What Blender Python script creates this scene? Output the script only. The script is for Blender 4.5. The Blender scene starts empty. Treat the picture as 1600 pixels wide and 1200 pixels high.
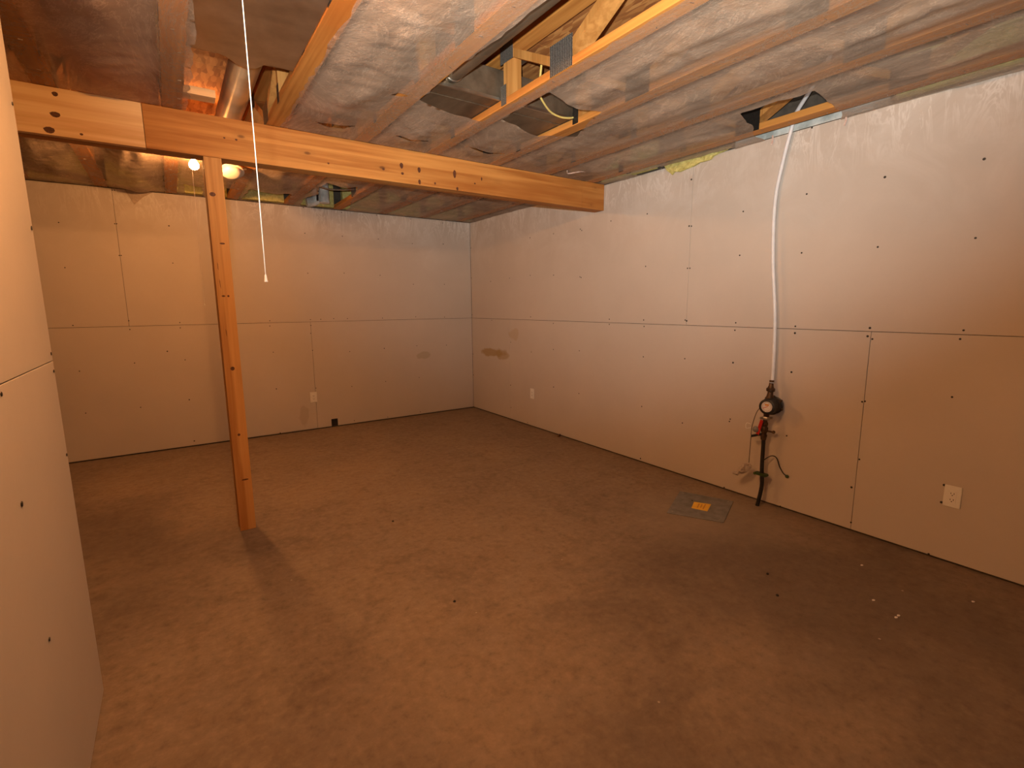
import bpy, bmesh, math, random
from mathutils import Vector, Matrix, noise
random.seed(7)
C = bpy.context.scene.collection
H = 2.4585          # underside of the floor trusses
SEAM = 1.225        # horizontal joint of the drywall
TD = 0.302          # truss depth

# ---------------------------------------------------------------- camera
cam_d = bpy.data.cameras.new('camera'); cam = bpy.data.objects.new('camera', cam_d); C.objects.link(cam)
CP = Vector((-3.3392, -5.855, 1.3952)); yaw, pitch, roll = 0.5975, 0.158, -0.008
f = Vector((math.sin(yaw)*math.cos(pitch), math.cos(yaw)*math.cos(pitch), -math.sin(pitch)))
r = Vector((math.cos(yaw), -math.sin(yaw), 0)); u = r.cross(f)
r2 = r*math.cos(roll)+u*math.sin(roll); u2 = -r*math.sin(roll)+u*math.cos(roll)
M = Matrix((r2, u2, -f)).transposed().to_4x4(); M.translation = CP
cam.matrix_world = M
cam_d.sensor_width = 36; cam_d.lens = 36*775.54/1600; cam_d.clip_start = 0.02
bpy.context.scene.camera = cam

# ---------------------------------------------------------------- light and exposure
W = bpy.data.worlds.new('world'); bpy.context.scene.world = W; W.use_nodes = True
W.node_tree.nodes['Background'].inputs[0].default_value = (1, .7, .45, 1)
W.node_tree.nodes['Background'].inputs[1].default_value = 0.0
vs = bpy.context.scene.view_settings
vs.view_transform = 'Standard'; vs.look = 'None'; vs.gamma = 1; vs.use_curve_mapping = False
vs.exposure = 0.25
BULB_COL = (1, .445, .145)
BULB_STRENGTH = 1780       # emission of each bare bulb
FLASH = 440                # watts of the camera's own flash, tilted up
fl = bpy.data.lights.new('camera_flash', 'SPOT'); fl.energy = FLASH; fl.color = (1.0, 1.0, .93)
fl.spot_size = math.radians(98); fl.spot_blend = 1.0; fl.shadow_soft_size = 0.015
flo = bpy.data.objects.new('camera_flash', fl); C.objects.link(flo)
flo.location = CP - r2*0.07 + u2*0.11
fd = (f + u2*0.80 + r2*0.20).normalized()
flo.rotation_euler = fd.to_track_quat('-Z', 'Y').to_euler()

# ---------------------------------------------------------------- materials
def mat(name, col=(.5,.5,.5), rough=.6, metal=0, build=None, spec=.4):
    m = bpy.data.materials.new(name); m.use_nodes = True
    nt = m.node_tree; b = nt.nodes['Principled BSDF']
    b.inputs['Base Color'].default_value = (*col, 1); b.inputs['Roughness'].default_value = rough
    b.inputs['Metallic'].default_value = metal; b.inputs['Specular IOR Level'].default_value = spec
    if build: build(nt, b)
    return m
def N(nt, t, **kw):
    n = nt.nodes.new(t)
    for k, v in kw.items():
        if k in n.inputs: n.inputs[k].default_value = v
        else: setattr(n, k, v)
    return n
def L(nt, a, b): nt.links.new(a, b)
def noise_tex(nt, scale, detail=4, rough=.55, vec=None, sc=None, loc=None, dist=0):
    n = N(nt, 'ShaderNodeTexNoise'); n.inputs['Scale'].default_value = scale
    n.inputs['Detail'].default_value = detail; n.inputs['Roughness'].default_value = rough
    n.inputs['Distortion'].default_value = dist
    tc = N(nt, 'ShaderNodeTexCoord'); src = tc.outputs['Object']
    if vec == 'geo':
        g = N(nt, 'ShaderNodeNewGeometry'); src = g.outputs['Position']
    mp = N(nt, 'ShaderNodeMapping'); L(nt, src, mp.inputs[0])
    if sc: mp.inputs['Scale'].default_value = sc
    if loc: mp.inputs['Location'].default_value = loc
    L(nt, mp.outputs[0], n.inputs['Vector'])
    return n.outputs[0]
def ramp(nt, fac, stops):
    n = N(nt, 'ShaderNodeValToRGB'); e = n.color_ramp.elements
    while len(e) < len(stops): e.new(0.5)
    for el, (p, c) in zip(e, stops):
        el.position = p; el.color = (*c, 1) if len(c) == 3 else c
    L(nt, fac, n.inputs[0]); return n.outputs[0]
def mix(nt, fac, a, b, mode='MIX'):
    n = N(nt, 'ShaderNodeMix', data_type='RGBA', blend_type=mode)
    for s, v in ((n.inputs[0], fac), (n.inputs[6], a), (n.inputs[7], b)):
        if hasattr(v, 'links'): L(nt, v, s)
        elif isinstance(v, (int, float)): s.default_value = v
        else: s.default_value = (*v, 1)
    return n.outputs[2]
def math_(nt, op, a, b=0.0, c=None):
    n = N(nt, 'ShaderNodeMath', operation=op)
    for s, v in zip(n.inputs, (a, b, c)):
        if v is None: continue
        if hasattr(v, 'links'): L(nt, v, s)
        else: s.default_value = v
    return n.outputs[0]
def bump(nt, b, h, strength=.2, dist=.01):
    n = N(nt, 'ShaderNodeBump'); n.inputs['Strength'].default_value = strength; n.inputs['Distance'].default_value = dist
    L(nt, h, n.inputs['Height']); L(nt, n.outputs[0], b.inputs['Normal'])

def wood(name, axis, light, dark, knot=True, seed=0, knotsc=5.0):
    ai = 'xyz'.index(axis)
    def bd(nt, b):
        s = [22, 22, 22]; s[ai] = 0.9
        g = noise_tex(nt, 1.6, 6, .6, sc=tuple(s), loc=(seed, seed*2, seed), dist=.5, vec='geo')
        base = ramp(nt, g, [(.32, dark), (.50, tuple(.5*(x+y) for x, y in zip(light, dark))), (.66, light)])
        s = [1.6, 1.6, 1.6]; s[ai] = .5
        big = noise_tex(nt, 1.3, 3, sc=tuple(s), loc=(seed*3, 1, 2), vec='geo')
        base = mix(nt, ramp(nt, big, [(.42, (0, 0, 0)), (.68, (.75, .75, .75))]), base, (dark[0]*.85, dark[1]*.68, dark[2]*.5))
        s = [14, 14, 14]; s[ai] = .35
        fl_ = noise_tex(nt, 1.0, 3, .5, sc=tuple(s), loc=(seed, 7, seed), vec='geo')
        base = mix(nt, ramp(nt, fl_, [(.52, (0, 0, 0)), (.62, (.5, .5, .5))]), base, tuple(min(1, x*1.2) for x in light))
        if knot:
            v = N(nt, 'ShaderNodeTexVoronoi'); v.inputs['Scale'].default_value = knotsc
            gp = N(nt, 'ShaderNodeNewGeometry')
            mp = N(nt, 'ShaderNodeMapping'); s = [1.25]*3; s[ai] = .62; mp.inputs['Scale'].default_value = s
            mp.inputs['Location'].default_value = (seed*1.7, seed, seed*.3)
            L(nt, gp.outputs['Position'], mp.inputs[0]); L(nt, mp.outputs[0], v.inputs['Vector'])
            kk = ramp(nt, v.outputs['Distance'], [(.0, (1, 1, 1)), (.055, (.8, .8, .8)), (.085, (.15, .15, .15)), (.2, (0, 0, 0))])
            base = mix(nt, math_(nt, 'MULTIPLY', kk, .85), base, (.10, .035, .012))
        L(nt, base, b.inputs['Base Color']); bump(nt, b, g, .12, .004)
    return mat(name, rough=.62, build=bd, spec=.25)
WL, WD = (.56, .265, .07), (.37, .135, .027)
wood_x = wood('pine_along_x', 'x', WL, WD, seed=1.3)
wood_x2 = wood('pine_along_x_pale', 'x', (.92, .64, .36), (.74, .46, .21), seed=4.1)
wood_y = wood('pine_along_y', 'y', (.60, .27, .065), (.40, .15, .03), seed=2.2, knot=False)
wood_z = wood('pine_post', 'z', (.62, .33, .11), (.42, .18, .05), seed=6.4, knotsc=3.2)
wood_w = wood('pine_web', 'z', (.58, .28, .08), (.40, .17, .04), seed=5, knot=False)

def drywall_build(nt, b, axis):
    # grey-tan paper face, chalky scuffs near the top edge
    n1 = noise_tex(nt, 1.1, 5, .6, vec='geo'); n2 = noise_tex(nt, 60, 3, .6, vec='geo')
    base = ramp(nt, n1, [(.3, (.500, .440, .385)), (.7, (.555, .490, .430))])
    base = mix(nt, math_(nt, 'MULTIPLY', n2, .12), base, (.40, .35, .30))
    sc = (7, 7, 1.6); sw = noise_tex(nt, .9, 4, .7, sc=sc, dist=2.4, vec='geo')
    streak = ramp(nt, sw, [(.50, (0, 0, 0)), (.545, (1, 1, 1)), (.60, (0, 0, 0))])
    g = N(nt, 'ShaderNodeNewGeometry'); sp = N(nt, 'ShaderNodeSeparateXYZ'); L(nt, g.outputs['Position'], sp.inputs[0])
    zz = N(nt, 'ShaderNodeMapRange'); zz.inputs[1].default_value = 2.15; zz.inputs[2].default_value = 2.42
    L(nt, sp.outputs[2], zz.inputs[0])
    patch = ramp(nt, noise_tex(nt, 1.5, 2, vec='geo', loc=(3, 9, 0)), [(.35, (.15, .15, .15)), (.55, (1, 1, 1))])
    fac = math_(nt, 'MULTIPLY', math_(nt, 'MULTIPLY', streak, zz.outputs[0]), patch)
    base = mix(nt, math_(nt, 'MULTIPLY', fac, .6), base, (.80, .77, .73))
    cl = ramp(nt, noise_tex(nt, 2.6, 5, .65, vec='geo', loc=(1, 2, 8), dist=1.0), [(.45, (0, 0, 0)), (.7, (1, 1, 1))])
    z2 = N(nt, 'ShaderNodeMapRange'); z2.inputs[1].default_value = 1.7; z2.inputs[2].default_value = 2.45; L(nt, sp.outputs[2], z2.inputs[0])
    base = mix(nt, math_(nt, 'MULTIPLY', math_(nt, 'MULTIPLY', cl, z2.outputs[0]), .45), base, (.70, .67, .63))
    def blot(base, u, w, ru, rw, ui, col, amt):
        du = math_(nt, 'DIVIDE', math_(nt, 'SUBTRACT', sp.outputs[ui], u), ru)
        dw = math_(nt, 'DIVIDE', math_(nt, 'SUBTRACT', sp.outputs[2], w), rw)
        d = math_(nt, 'SQRT', math_(nt, 'ADD', math_(nt, 'MULTIPLY', du, du), math_(nt, 'MULTIPLY', dw, dw)))
        d = math_(nt, 'ADD', d, math_(nt, 'MULTIPLY', math_(nt, 'SUBTRACT', noise_tex(nt, 7, 4, .6, vec='geo'), .5), 1.6))
        m = ramp(nt, d, [(.75, (1, 1, 1)), (1.3, (0, 0, 0))])
        return mix(nt, math_(nt, 'MULTIPLY', m, amt), base, col)
    if axis == 'y':   # right wall
        base = blot(base, -.50, .80, .30, .055, 1, (.36, .24, .10), .8)
        base = blot(base, -.72, .79, .18, .07, 1, (.36, .24, .10), .6)
        base = blot(base, -1.0, 1.05, .12, .07, 1, (.42, .30, .15), .4)
    elif axis == 'x':
        base = blot(base, -.72, .77, .10, .05, 0, (.36, .30, .20), .55)
        base = blot(base, -2.2, .19, .06, .12, 0, (.35, .28, .22), .4)
    L(nt, base, b.inputs['Base Color']); bump(nt, b, n2, .05, .002)
dry_back = mat('drywall_paper_back', rough=.85, build=lambda nt, b: drywall_build(nt, b, 'x'), spec=.2)
dry_right = mat('drywall_paper_right', rough=.85, build=lambda nt, b: drywall_build(nt, b, 'y'), spec=.2)
dry_left = mat('drywall_paper_left', rough=.85, build=lambda nt, b: drywall_build(nt, b, 'n'), spec=.2)

def concrete_build(nt, b):
    a = noise_tex(nt, 1.3, 8, .62, vec='geo', dist=.4); c = noise_tex(nt, 7, 8, .68, vec='geo', loc=(4, 4, 4)); e = noise_tex(nt, 90, 3, .6, vec='geo')
    base = ramp(nt, a, [(.25, (.195, .137, .092)), (.5, (.250, .178, .116)), (.75, (.310, .218, .136))])
    base = mix(nt, ramp(nt, c, [(.40, (0, 0, 0)), (.75, (.5, .5, .5))]), base, (.33, .26, .20))
    base = mix(nt, ramp(nt, c, [(.25, (.45, .45, .45)), (.45, (0, 0, 0))]), base, (.11, .080, .065))
    base = mix(nt, math_(nt, 'MULTIPLY', e, .25), base, (.14, .105, .085))
    m2 = noise_tex(nt, 24, 6, .7, vec='geo', loc=(8, 1, 3))
    base = mix(nt, ramp(nt, m2, [(.50, (0, 0, 0)), (.74, (.40, .40, .40))]), base, (.42, .32, .22))
    base = mix(nt, ramp(nt, m2, [(.30, (.5, .5, .5)), (.46, (0, 0, 0))]), base, (.11, .078, .055))
    # dusty pale patch around the steel cover
    g = N(nt, 'ShaderNodeNewGeometry'); vd = N(nt, 'ShaderNodeVectorMath', operation='DISTANCE')
    L(nt, g.outputs['Position'], vd.inputs[0]); vd.inputs[1].default_value = (-.52, -4.02, 0)
    dd = math_(nt, 'ADD', vd.outputs['Value'], math_(nt, 'MULTIPLY', c, .5))
    base = mix(nt, ramp(nt, dd, [(.45, (.6, .6, .6)), (.85, (0, 0, 0))]), base, (.34, .27, .20))
    # darker areas of the slab: near the right wall towards the camera, and around the post's left side
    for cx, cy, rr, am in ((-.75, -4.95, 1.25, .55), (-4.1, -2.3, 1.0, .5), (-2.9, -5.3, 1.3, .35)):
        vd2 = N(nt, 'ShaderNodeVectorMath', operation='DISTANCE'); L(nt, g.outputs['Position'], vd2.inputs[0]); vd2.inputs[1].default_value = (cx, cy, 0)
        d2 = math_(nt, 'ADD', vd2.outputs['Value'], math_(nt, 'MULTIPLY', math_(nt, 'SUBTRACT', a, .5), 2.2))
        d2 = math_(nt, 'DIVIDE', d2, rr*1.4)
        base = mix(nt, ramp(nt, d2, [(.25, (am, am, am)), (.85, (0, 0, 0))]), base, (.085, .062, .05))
    v = N(nt, 'ShaderNodeTexVoronoi'); v.inputs['Scale'].default_value = 5
    L(nt, g.outputs['Position'], v.inputs['Vector'])
    base = mix(nt, ramp(nt, v.outputs['Distance'], [(.018, (.8, .8, .8)), (.03, (0, 0, 0))]), base, (.45, .38, .30))
    L(nt, base, b.inputs['Base Color']); bump(nt, b, c, .12, .006)
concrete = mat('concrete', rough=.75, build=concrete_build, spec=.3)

def osb_build(nt, b):
    v = N(nt, 'ShaderNodeTexVoronoi'); v.inputs['Scale'].default_value = 55
    g = N(nt, 'ShaderNodeNewGeometry'); mp = N(nt, 'ShaderNodeMapping'); mp.inputs['Scale'].default_value = (1, .25, 1)
    L(nt, g.outputs['Position'], mp.inputs[0]); L(nt, mp.outputs[0], v.inputs['Vector'])
    hs = N(nt, 'ShaderNodeSeparateColor'); L(nt, v.outputs['Color'], hs.inputs[0])
    L(nt, ramp(nt, hs.outputs[0], [(0, (.26, .09, .025)), (.6, (.42, .17, .045)), (1, (.56, .27, .085))]), b.inputs['Base Color'])
osb = mat('strand_board', rough=.7, build=osb_build)

def poly_build(nt, b):
    out = nt.nodes['Material Output']
    w = noise_tex(nt, 5, 5, .65, vec='geo', dist=1.5, sc=(1, .35, 1))
    w2 = noise_tex(nt, 28, 4, .7, vec='geo', dist=2.0)
    w3 = noise_tex(nt, 3.2, 3, .6, vec='geo', loc=(7, 2, 1), dist=.6)
    hh = math_(nt, 'ADD', w, math_(nt, 'MULTIPLY', w2, .35))
    bp = N(nt, 'ShaderNodeBump'); bp.inputs['Strength'].default_value = .3; bp.inputs['Distance'].default_value = .03
    L(nt, hh, bp.inputs['Height'])
    L(nt, bp.outputs[0], b.inputs['Normal'])
    b.inputs['Base Color'].default_value = (.60, .46, .35, 1); b.inputs['Roughness'].default_value = .42
    b.inputs['Specular IOR Level'].default_value = .5
    tl = N(nt, 'ShaderNodeBsdfTranslucent'); tl.inputs[0].default_value = (.5, .44, .38, 1)
    m1 = N(nt, 'ShaderNodeMixShader'); m1.inputs[0].default_value = .22
    L(nt, b.outputs[0], m1.inputs[1]); L(nt, tl.outputs[0], m1.inputs[2])
    tr = N(nt, 'ShaderNodeBsdfTransparent'); m2 = N(nt, 'ShaderNodeMixShader')
    fac = ramp(nt, w3, [(.35, (.50, .50, .50)), (.65, (.74, .74, .74))])
    at = N(nt, 'ShaderNodeAttribute'); at.attribute_name = 'touch'      # film lying flat on wood is clearer
    fac = math_(nt, 'MULTIPLY', fac, math_(nt, 'SUBTRACT', 1.0, math_(nt, 'MULTIPLY', at.outputs['Fac'], .45)))
    sk = ramp(nt, noise_tex(nt, 1.4, 6, .75, vec='geo', dist=3.5, sc=(2.2, .9, 1)), [(.49, (0, 0, 0)), (.505, (1, 1, 1)), (.53, (0, 0, 0))])
    fac = math_(nt, 'MINIMUM', math_(nt, 'ADD', fac, math_(nt, 'MULTIPLY', sk, .26)), 1.0)
    L(nt, fac, m2.inputs[0]); L(nt, tr.outputs[0], m2.inputs[1]); L(nt, m1.outputs[0], m2.inputs[2])
    L(nt, m2.outputs[0], out.inputs['Surface'])
poly = mat('clear_poly_film', build=poly_build)

def galv_build(nt, b):
    a = noise_tex(nt, 6, 4, .6, vec='geo')
    L(nt, ramp(nt, a, [(.3, (.42, .39, .34)), (.7, (.62, .58, .50))]), b.inputs['Base Color'])
    L(nt, math_(nt, 'ADD', math_(nt, 'MULTIPLY', a, .2), .30), b.inputs['Roughness'])
galv = mat('galvanised_sheet', metal=1, rough=.3, build=galv_build)
def dgalv_build(nt, b):
    a = noise_tex(nt, 9, 5, .6, vec='geo', sc=(1, .3, 1))
    L(nt, ramp(nt, a, [(.3, (.16, .115, .075)), (.7, (.33, .25, .17))]), b.inputs['Base Color'])
dgalv = mat('dull_duct_sheet', metal=.75, rough=.45, build=dgalv_build)
def round_build(nt, b):
    galv_build(nt, b); b.inputs['Anisotropic'].default_value = .85; b.inputs['Anisotropic Rotation'].default_value = 0.25; L(nt, ramp(nt, noise_tex(nt, 5, 3, vec='geo'), [(.3, (.66, .50, .28)), (.7, (.86, .68, .42))]), b.inputs['Base Color'])
    t = N(nt, 'ShaderNodeTangent', direction_type='RADIAL', axis='Y'); L(nt, t.outputs[0], b.inputs['Tangent'])
round_m = mat('brushed_round_duct', metal=1, rough=.27, build=round_build)
def plate_build(nt, b):
    v = N(nt, 'ShaderNodeTexVoronoi'); v.inputs['Scale'].default_value = 130; v.inputs['Randomness'].default_value = .08
    g = N(nt, 'ShaderNodeNewGeometry'); mp = N(nt, 'ShaderNodeMapping'); mp.inputs['Scale'].default_value = (1, .62, 1.25)
    L(nt, g.outputs['Position'], mp.inputs[0]); L(nt, mp.outputs[0], v.inputs['Vector'])
    c = ramp(nt, v.outputs['Distance'], [(.24, (.50, .47, .42)), (.36, (.16, .14, .12)), (.52, (.03, .026, .022))])
    L(nt, c, b.inputs['Base Color']); bump(nt, b, v.outputs['Distance'], .5, .002)
plate_m = mat('punched_nail_plate', metal=.5, rough=.4, build=plate_build)
def batt_build(nt, b):
    a = noise_tex(nt, 30, 5, .7, vec='geo')
    L(nt, ramp(nt, a, [(.3, (.42, .36, .10)), (.7, (.80, .74, .28))]), b.inputs['Base Color']); bump(nt, b, a, .8, .02)
batt = mat('yellow_glass_wool', rough=.95, build=batt_build)
def speck(cA, cB, s=25):
    def bd(nt, b):
        L(nt, ramp(nt, noise_tex(nt, s, 4, .6, vec='geo'), [(.35, cA), (.65, cB)]), b.inputs['Base Color'])
    return bd
white_pl = mat('white_plastic', rough=.35, build=speck((.72, .69, .64), (.78, .76, .70), 12))
cord_m = mat('white_cord', rough=.6, build=speck((.78, .76, .7), (.85, .83, .78), 40))
pex_m = mat('white_pex', rough=.35, build=speck((.66, .66, .68), (.74, .74, .76), 15))
black_pl = mat('black_poly_pipe', rough=.45, build=speck((.012, .011, .010), (.025, .022, .02), 30))
brass = mat('dark_brass', metal=.7, rough=.5, build=speck((.06, .035, .02), (.13, .08, .045), 40))
steel = mat('zinc_steel', metal=.9, rough=.35, build=speck((.35, .33, .3), (.5, .48, .45), 40))
red_m = mat('red_handle', rough=.4, build=speck((.42, .015, .01), (.55, .03, .02), 30))
green_m = mat('green_clamp', metal=.4, rough=.5, build=speck((.03, .06, .02), (.08, .12, .04), 40))
dial_m = mat('dial_face', rough=.4, build=speck((.62, .58, .54), (.72, .68, .64), 60))
screw_m = mat('black_screw', rough=.5, build=speck((.012, .009, .007), (.03, .025, .02), 60))
cover_m = mat('grey_painted_steel', rough=.55, metal=.2, build=speck((.16, .155, .15), (.24, .235, .225), 14))
yellow_m = mat('yellow_label', rough=.5, build=speck((.80, .45, .03), (.90, .54, .05), 20))
amber_m = mat('orange_print', rough=.5, build=speck((.55, .22, .02), (.62, .26, .03), 20))
romex_m = mat('yellow_cable', rough=.45, build=speck((.74, .55, .16), (.85, .66, .22), 20))
slot_m = mat('dark_slot', rough=.7, build=speck((.02, .015, .012), (.03, .02, .015), 20))
rag_m = mat('cloudy_plastic_bag', rough=.4, build=speck((.30, .24, .20), (.48, .40, .33), 60))
knot_m = mat('knot_brown', rough=.6, build=speck((.06, .018, .006), (.15, .05, .018), 120))
leaf_m = mat('dry_leaf', rough=.8, build=speck((.10, .05, .02), (.18, .09, .04), 60))
rim_m = mat('pale_blue_film', rough=.35, build=speck((.36, .40, .39), (.70, .74, .72), 9))
found_m = mat('dark_framing_cavity', rough=.9, build=speck((.05, .04, .032), (.10, .08, .06), 8))
sky_m = mat('ceramic_socket', rough=.3, build=speck((.70, .68, .62), (.76, .74, .68), 20))
tape_m = mat('pinkish_sealant', rough=.5, build=speck((.70, .62, .56), (.55, .34, .28), 60))
def bulb_mat(power):
    m = mat('lit_bulb_glass', (.8, .7, .6)); b = m.node_tree.nodes['Principled BSDF']
    b.inputs['Emission Color'].default_value = (*BULB_COL, 1); b.inputs['Emission Strength'].default_value = power
    return m

# ---------------------------------------------------------------- mesh helpers
class MB:
    def __init__(s): s.b = bmesh.new()
    def box(s, x0, x1, y0, y1, z0, z1, bev=0):
        vs_ = [s.b.verts.new((x, y, z)) for x in (x0, x1) for y in (y0, y1) for z in (z0, z1)]
        q = [(0, 1, 3, 2), (4, 6, 7, 5), (0, 4, 5, 1), (2, 3, 7, 6), (0, 2, 6, 4), (1, 5, 7, 3)]
        fs = [s.b.faces.new([vs_[i] for i in k]) for k in q]
        if bev:
            es = list({e for fc in fs for e in fc.edges})
            bmesh.ops.bevel(s.b, geom=es, offset=bev, segments=2, profile=.6, affect='EDGES')
        return s
    def obox(s, c, ax, ay, az, hx, hy, hz):
        c = Vector(c); ax, ay, az = (Vector(a).normalized() for a in (ax, ay, az))
        vs_ = [s.b.verts.new(c+ax*hx*i+ay*hy*j+az*hz*k) for i in (-1, 1) for j in (-1, 1) for k in (-1, 1)]
        for k in [(0, 1, 3, 2), (4, 6, 7, 5), (0, 4, 5, 1), (2, 3, 7, 6), (0, 2, 6, 4), (1, 5, 7, 3)]:
            s.b.faces.new([vs_[i] for i in k])
        return s
    def bar(s, p, q, w, h, side=(1, 0, 0)):
        p, q = Vector(p), Vector(q); a = (q-p); n = Vector(side); t = a.cross(n)
        return s.obox((p+q)/2, a, n, t, a.length/2, w/2, h/2)
    def tube(s, pts, rad, n=10, cap=True, smooth_path=True):
        pts = [Vector(p) for p in pts]
        if smooth_path and len(pts) > 2:
            out = []
            for i in range(len(pts)-1):
                p0 = pts[max(i-1, 0)]; p1 = pts[i]; p2 = pts[i+1]; p3 = pts[min(i+2, len(pts)-1)]
                for k in range(6):
                    t = k/6; out.append(.5*((2*p1)+(-p0+p2)*t+(2*p0-5*p1+4*p2-p3)*t*t+(-p0+3*p1-3*p2+p3)*t**3))
            out.append(pts[-1]); pts = out
        rads = rad if isinstance(rad, (list, tuple)) else [rad]*len(pts)
        up = Vector((0, 0, 1)) if abs((pts[1]-pts[0]).normalized().z) < .9 else Vector((1, 0, 0))
        rings = []
        for i, p in enumerate(pts):
            d = (pts[min(i+1, len(pts)-1)]-pts[max(i-1, 0)]).normalized()
            a = d.cross(up).normalized(); bb = a.cross(d); up = bb
            rings.append([s.b.verts.new(p+(a*math.cos(2*math.pi*k/n)+bb*math.sin(2*math.pi*k/n))*rads[i]) for k in range(n)])
        for i in range(len(rings)-1):
            for k in range(n):
                s.b.faces.new([rings[i][k], rings[i][(k+1) % n], rings[i+1][(k+1) % n], rings[i+1][k]])
        if cap: s.b.faces.new(rings[0][::-1]); s.b.faces.new(rings[-1])
        return s
    def lathe(s, o, ax, prof, n=24):
        o = Vector(o); ax = Vector(ax).normalized()
        a = ax.orthogonal().normalized(); bb = ax.cross(a); rings = []
        for t, rr in prof:
            rings.append([s.b.verts.new(o+ax*t+(a*math.cos(2*math.pi*k/n)+bb*math.sin(2*math.pi*k/n))*max(rr, 1e-4)) for k in range(n)])
        for i in range(len(rings)-1):
            for k in range(n):
                s.b.faces.new([rings[i][k], rings[i][(k+1) % n], rings[i+1][(k+1) % n], rings[i+1][k]])
        s.b.faces.new(rings[0][::-1]); s.b.faces.new(rings[-1]); return s
    def prism(s, poly_, off):
        off = Vector(off); a = [s.b.verts.new(p) for p in poly_]; c = [s.b.verts.new(Vector(p)+off) for p in poly_]
        s.b.faces.new(a[::-1]); s.b.faces.new(c); n = len(a)
        for i in range(n): s.b.faces.new([a[i], a[(i+1) % n], c[(i+1) % n], c[i]])
        return s
    def build(s, name, m, parent=None, smooth=False):
        bmesh.ops.recalc_face_normals(s.b, faces=s.b.faces)
        me = bpy.data.meshes.new(name); s.b.to_mesh(me); s.b.free(); me.materials.append(m)
        if smooth:
            me.polygons.foreach_set('use_smooth', [True]*len(me.polygons))
            me.set_sharp_from_angle(angle=math.radians(40))
        o = bpy.data.objects.new(name, me); C.objects.link(o)
        if parent is not None:
            o.parent = parent; o.matrix_parent_inverse = Matrix.Translation(parent.location).inverted()
        return o
def tag(o, label=None, cat=None, group=None, kind=None):
    for k, v in (('label', label), ('category', cat), ('group', group), ('kind', kind)):
        if v: o[k] = v
    return o
def thing(name, loc, label, cat, group=None):
    o = bpy.data.objects.new(name, None); C.objects.link(o); o.location = loc; o.empty_display_size = .1
    return tag(o, label, cat, group)
def struct(o): o['kind'] = 'structure'; return o

# ================================================================ the room shell
GAP = .0025
def panel(wall, axis, off, a0, a1, z0, z1, m, side=1):
    b = MB(); a0, a1 = a0+GAP/2, a1-GAP/2
    if axis == 'x': b.box(a0, a1, 0, .0127, z0, z1, bev=.0012)
    else: b.box(min(off, off+side*.0127), max(off, off+side*.0127), a0, a1, z0, z1, bev=.0012)
    return b.build('drywall_panel', m, wall)
ZB, ZT = .014, 2.452
# back wall (plane y = 0, behind it the framing)
wb = struct(MB().box(-6.6, .13, .0135, .12, 0, H+TD).build('wall_back', found_m))
for x0, x1, z0, z1 in ((-2.059, 0, ZB, SEAM), (-5.72, -2.059, ZB, SEAM), (-6.6, -5.72, ZB, SEAM),
                       (-3.665, 0, SEAM+.003, ZT), (-6.6, -3.665, SEAM+.003, ZT)):
    if (x0, z0) == (-2.059, ZB):     # the panel with the small square cut-out for a floor level box
        b = MB(); hx0, hx1, hz = -1.905, -1.832, .098
        b.box(x0+GAP/2, hx0, 0, .0127, z0, z1); b.box(hx1, x1-GAP/2, 0, .0127, z0, z1); b.box(hx0, hx1, 0, .0127, hz, z1)
        b.build('drywall_panel', dry_back, wb)
    else: panel(wb, 'x', 0, x0, x1, z0, z1, dry_back)
# right wall (plane x = 0)
wr = struct(MB().box(.0135, .13, -8.2, .0135, 0, H+TD).build('wall_right', found_m))
for y0, y1, z0, z1 in ((-.905, -.003, ZB, SEAM), (-4.645, -.905, ZB, SEAM), (-8.2, -4.645, ZB, SEAM),
                       (-3.385, -.003, SEAM+.003, ZT), (-7.05, -3.385, SEAM+.003, ZT), (-8.2, -7.05, SEAM+.003, ZT)):
    panel(wr, 'y', 0, y0, y1, z0, z1, dry_right)
# left wall stub (its end stands in the room)
XL, YL = -3.671, -3.667
wl = struct(MB().box(XL-.10, XL-.0135, -8.2, YL-.013, 0, H-.07).build('wall_left', found_m))
for y0, y1, z0, z1 in ((-7.3, YL, ZB, SEAM), (-8.2, -7.3, ZB, SEAM), (-6.1, YL, SEAM+.003, ZT+.005), (-8.2, -6.1, SEAM+.003, ZT+.005)):
    panel(wl, 'y', XL, y0, y1, z0, z1, dry_left, -1)
MB().box(XL-.115, XL-.0135, YL-.0125, YL-.0005, ZB, ZT+.005).build('end_panel', dry_left, wl)
# the sides the photograph does not show
struct(MB().box(-6.72, -6.6, -8.2, .12, 0, H+TD).build('wall_far_left', dry_left))
struct(MB().box(-6.6, .13, -8.32, -8.2, 0, H+TD).build('wall_front', dry_left))
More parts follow.
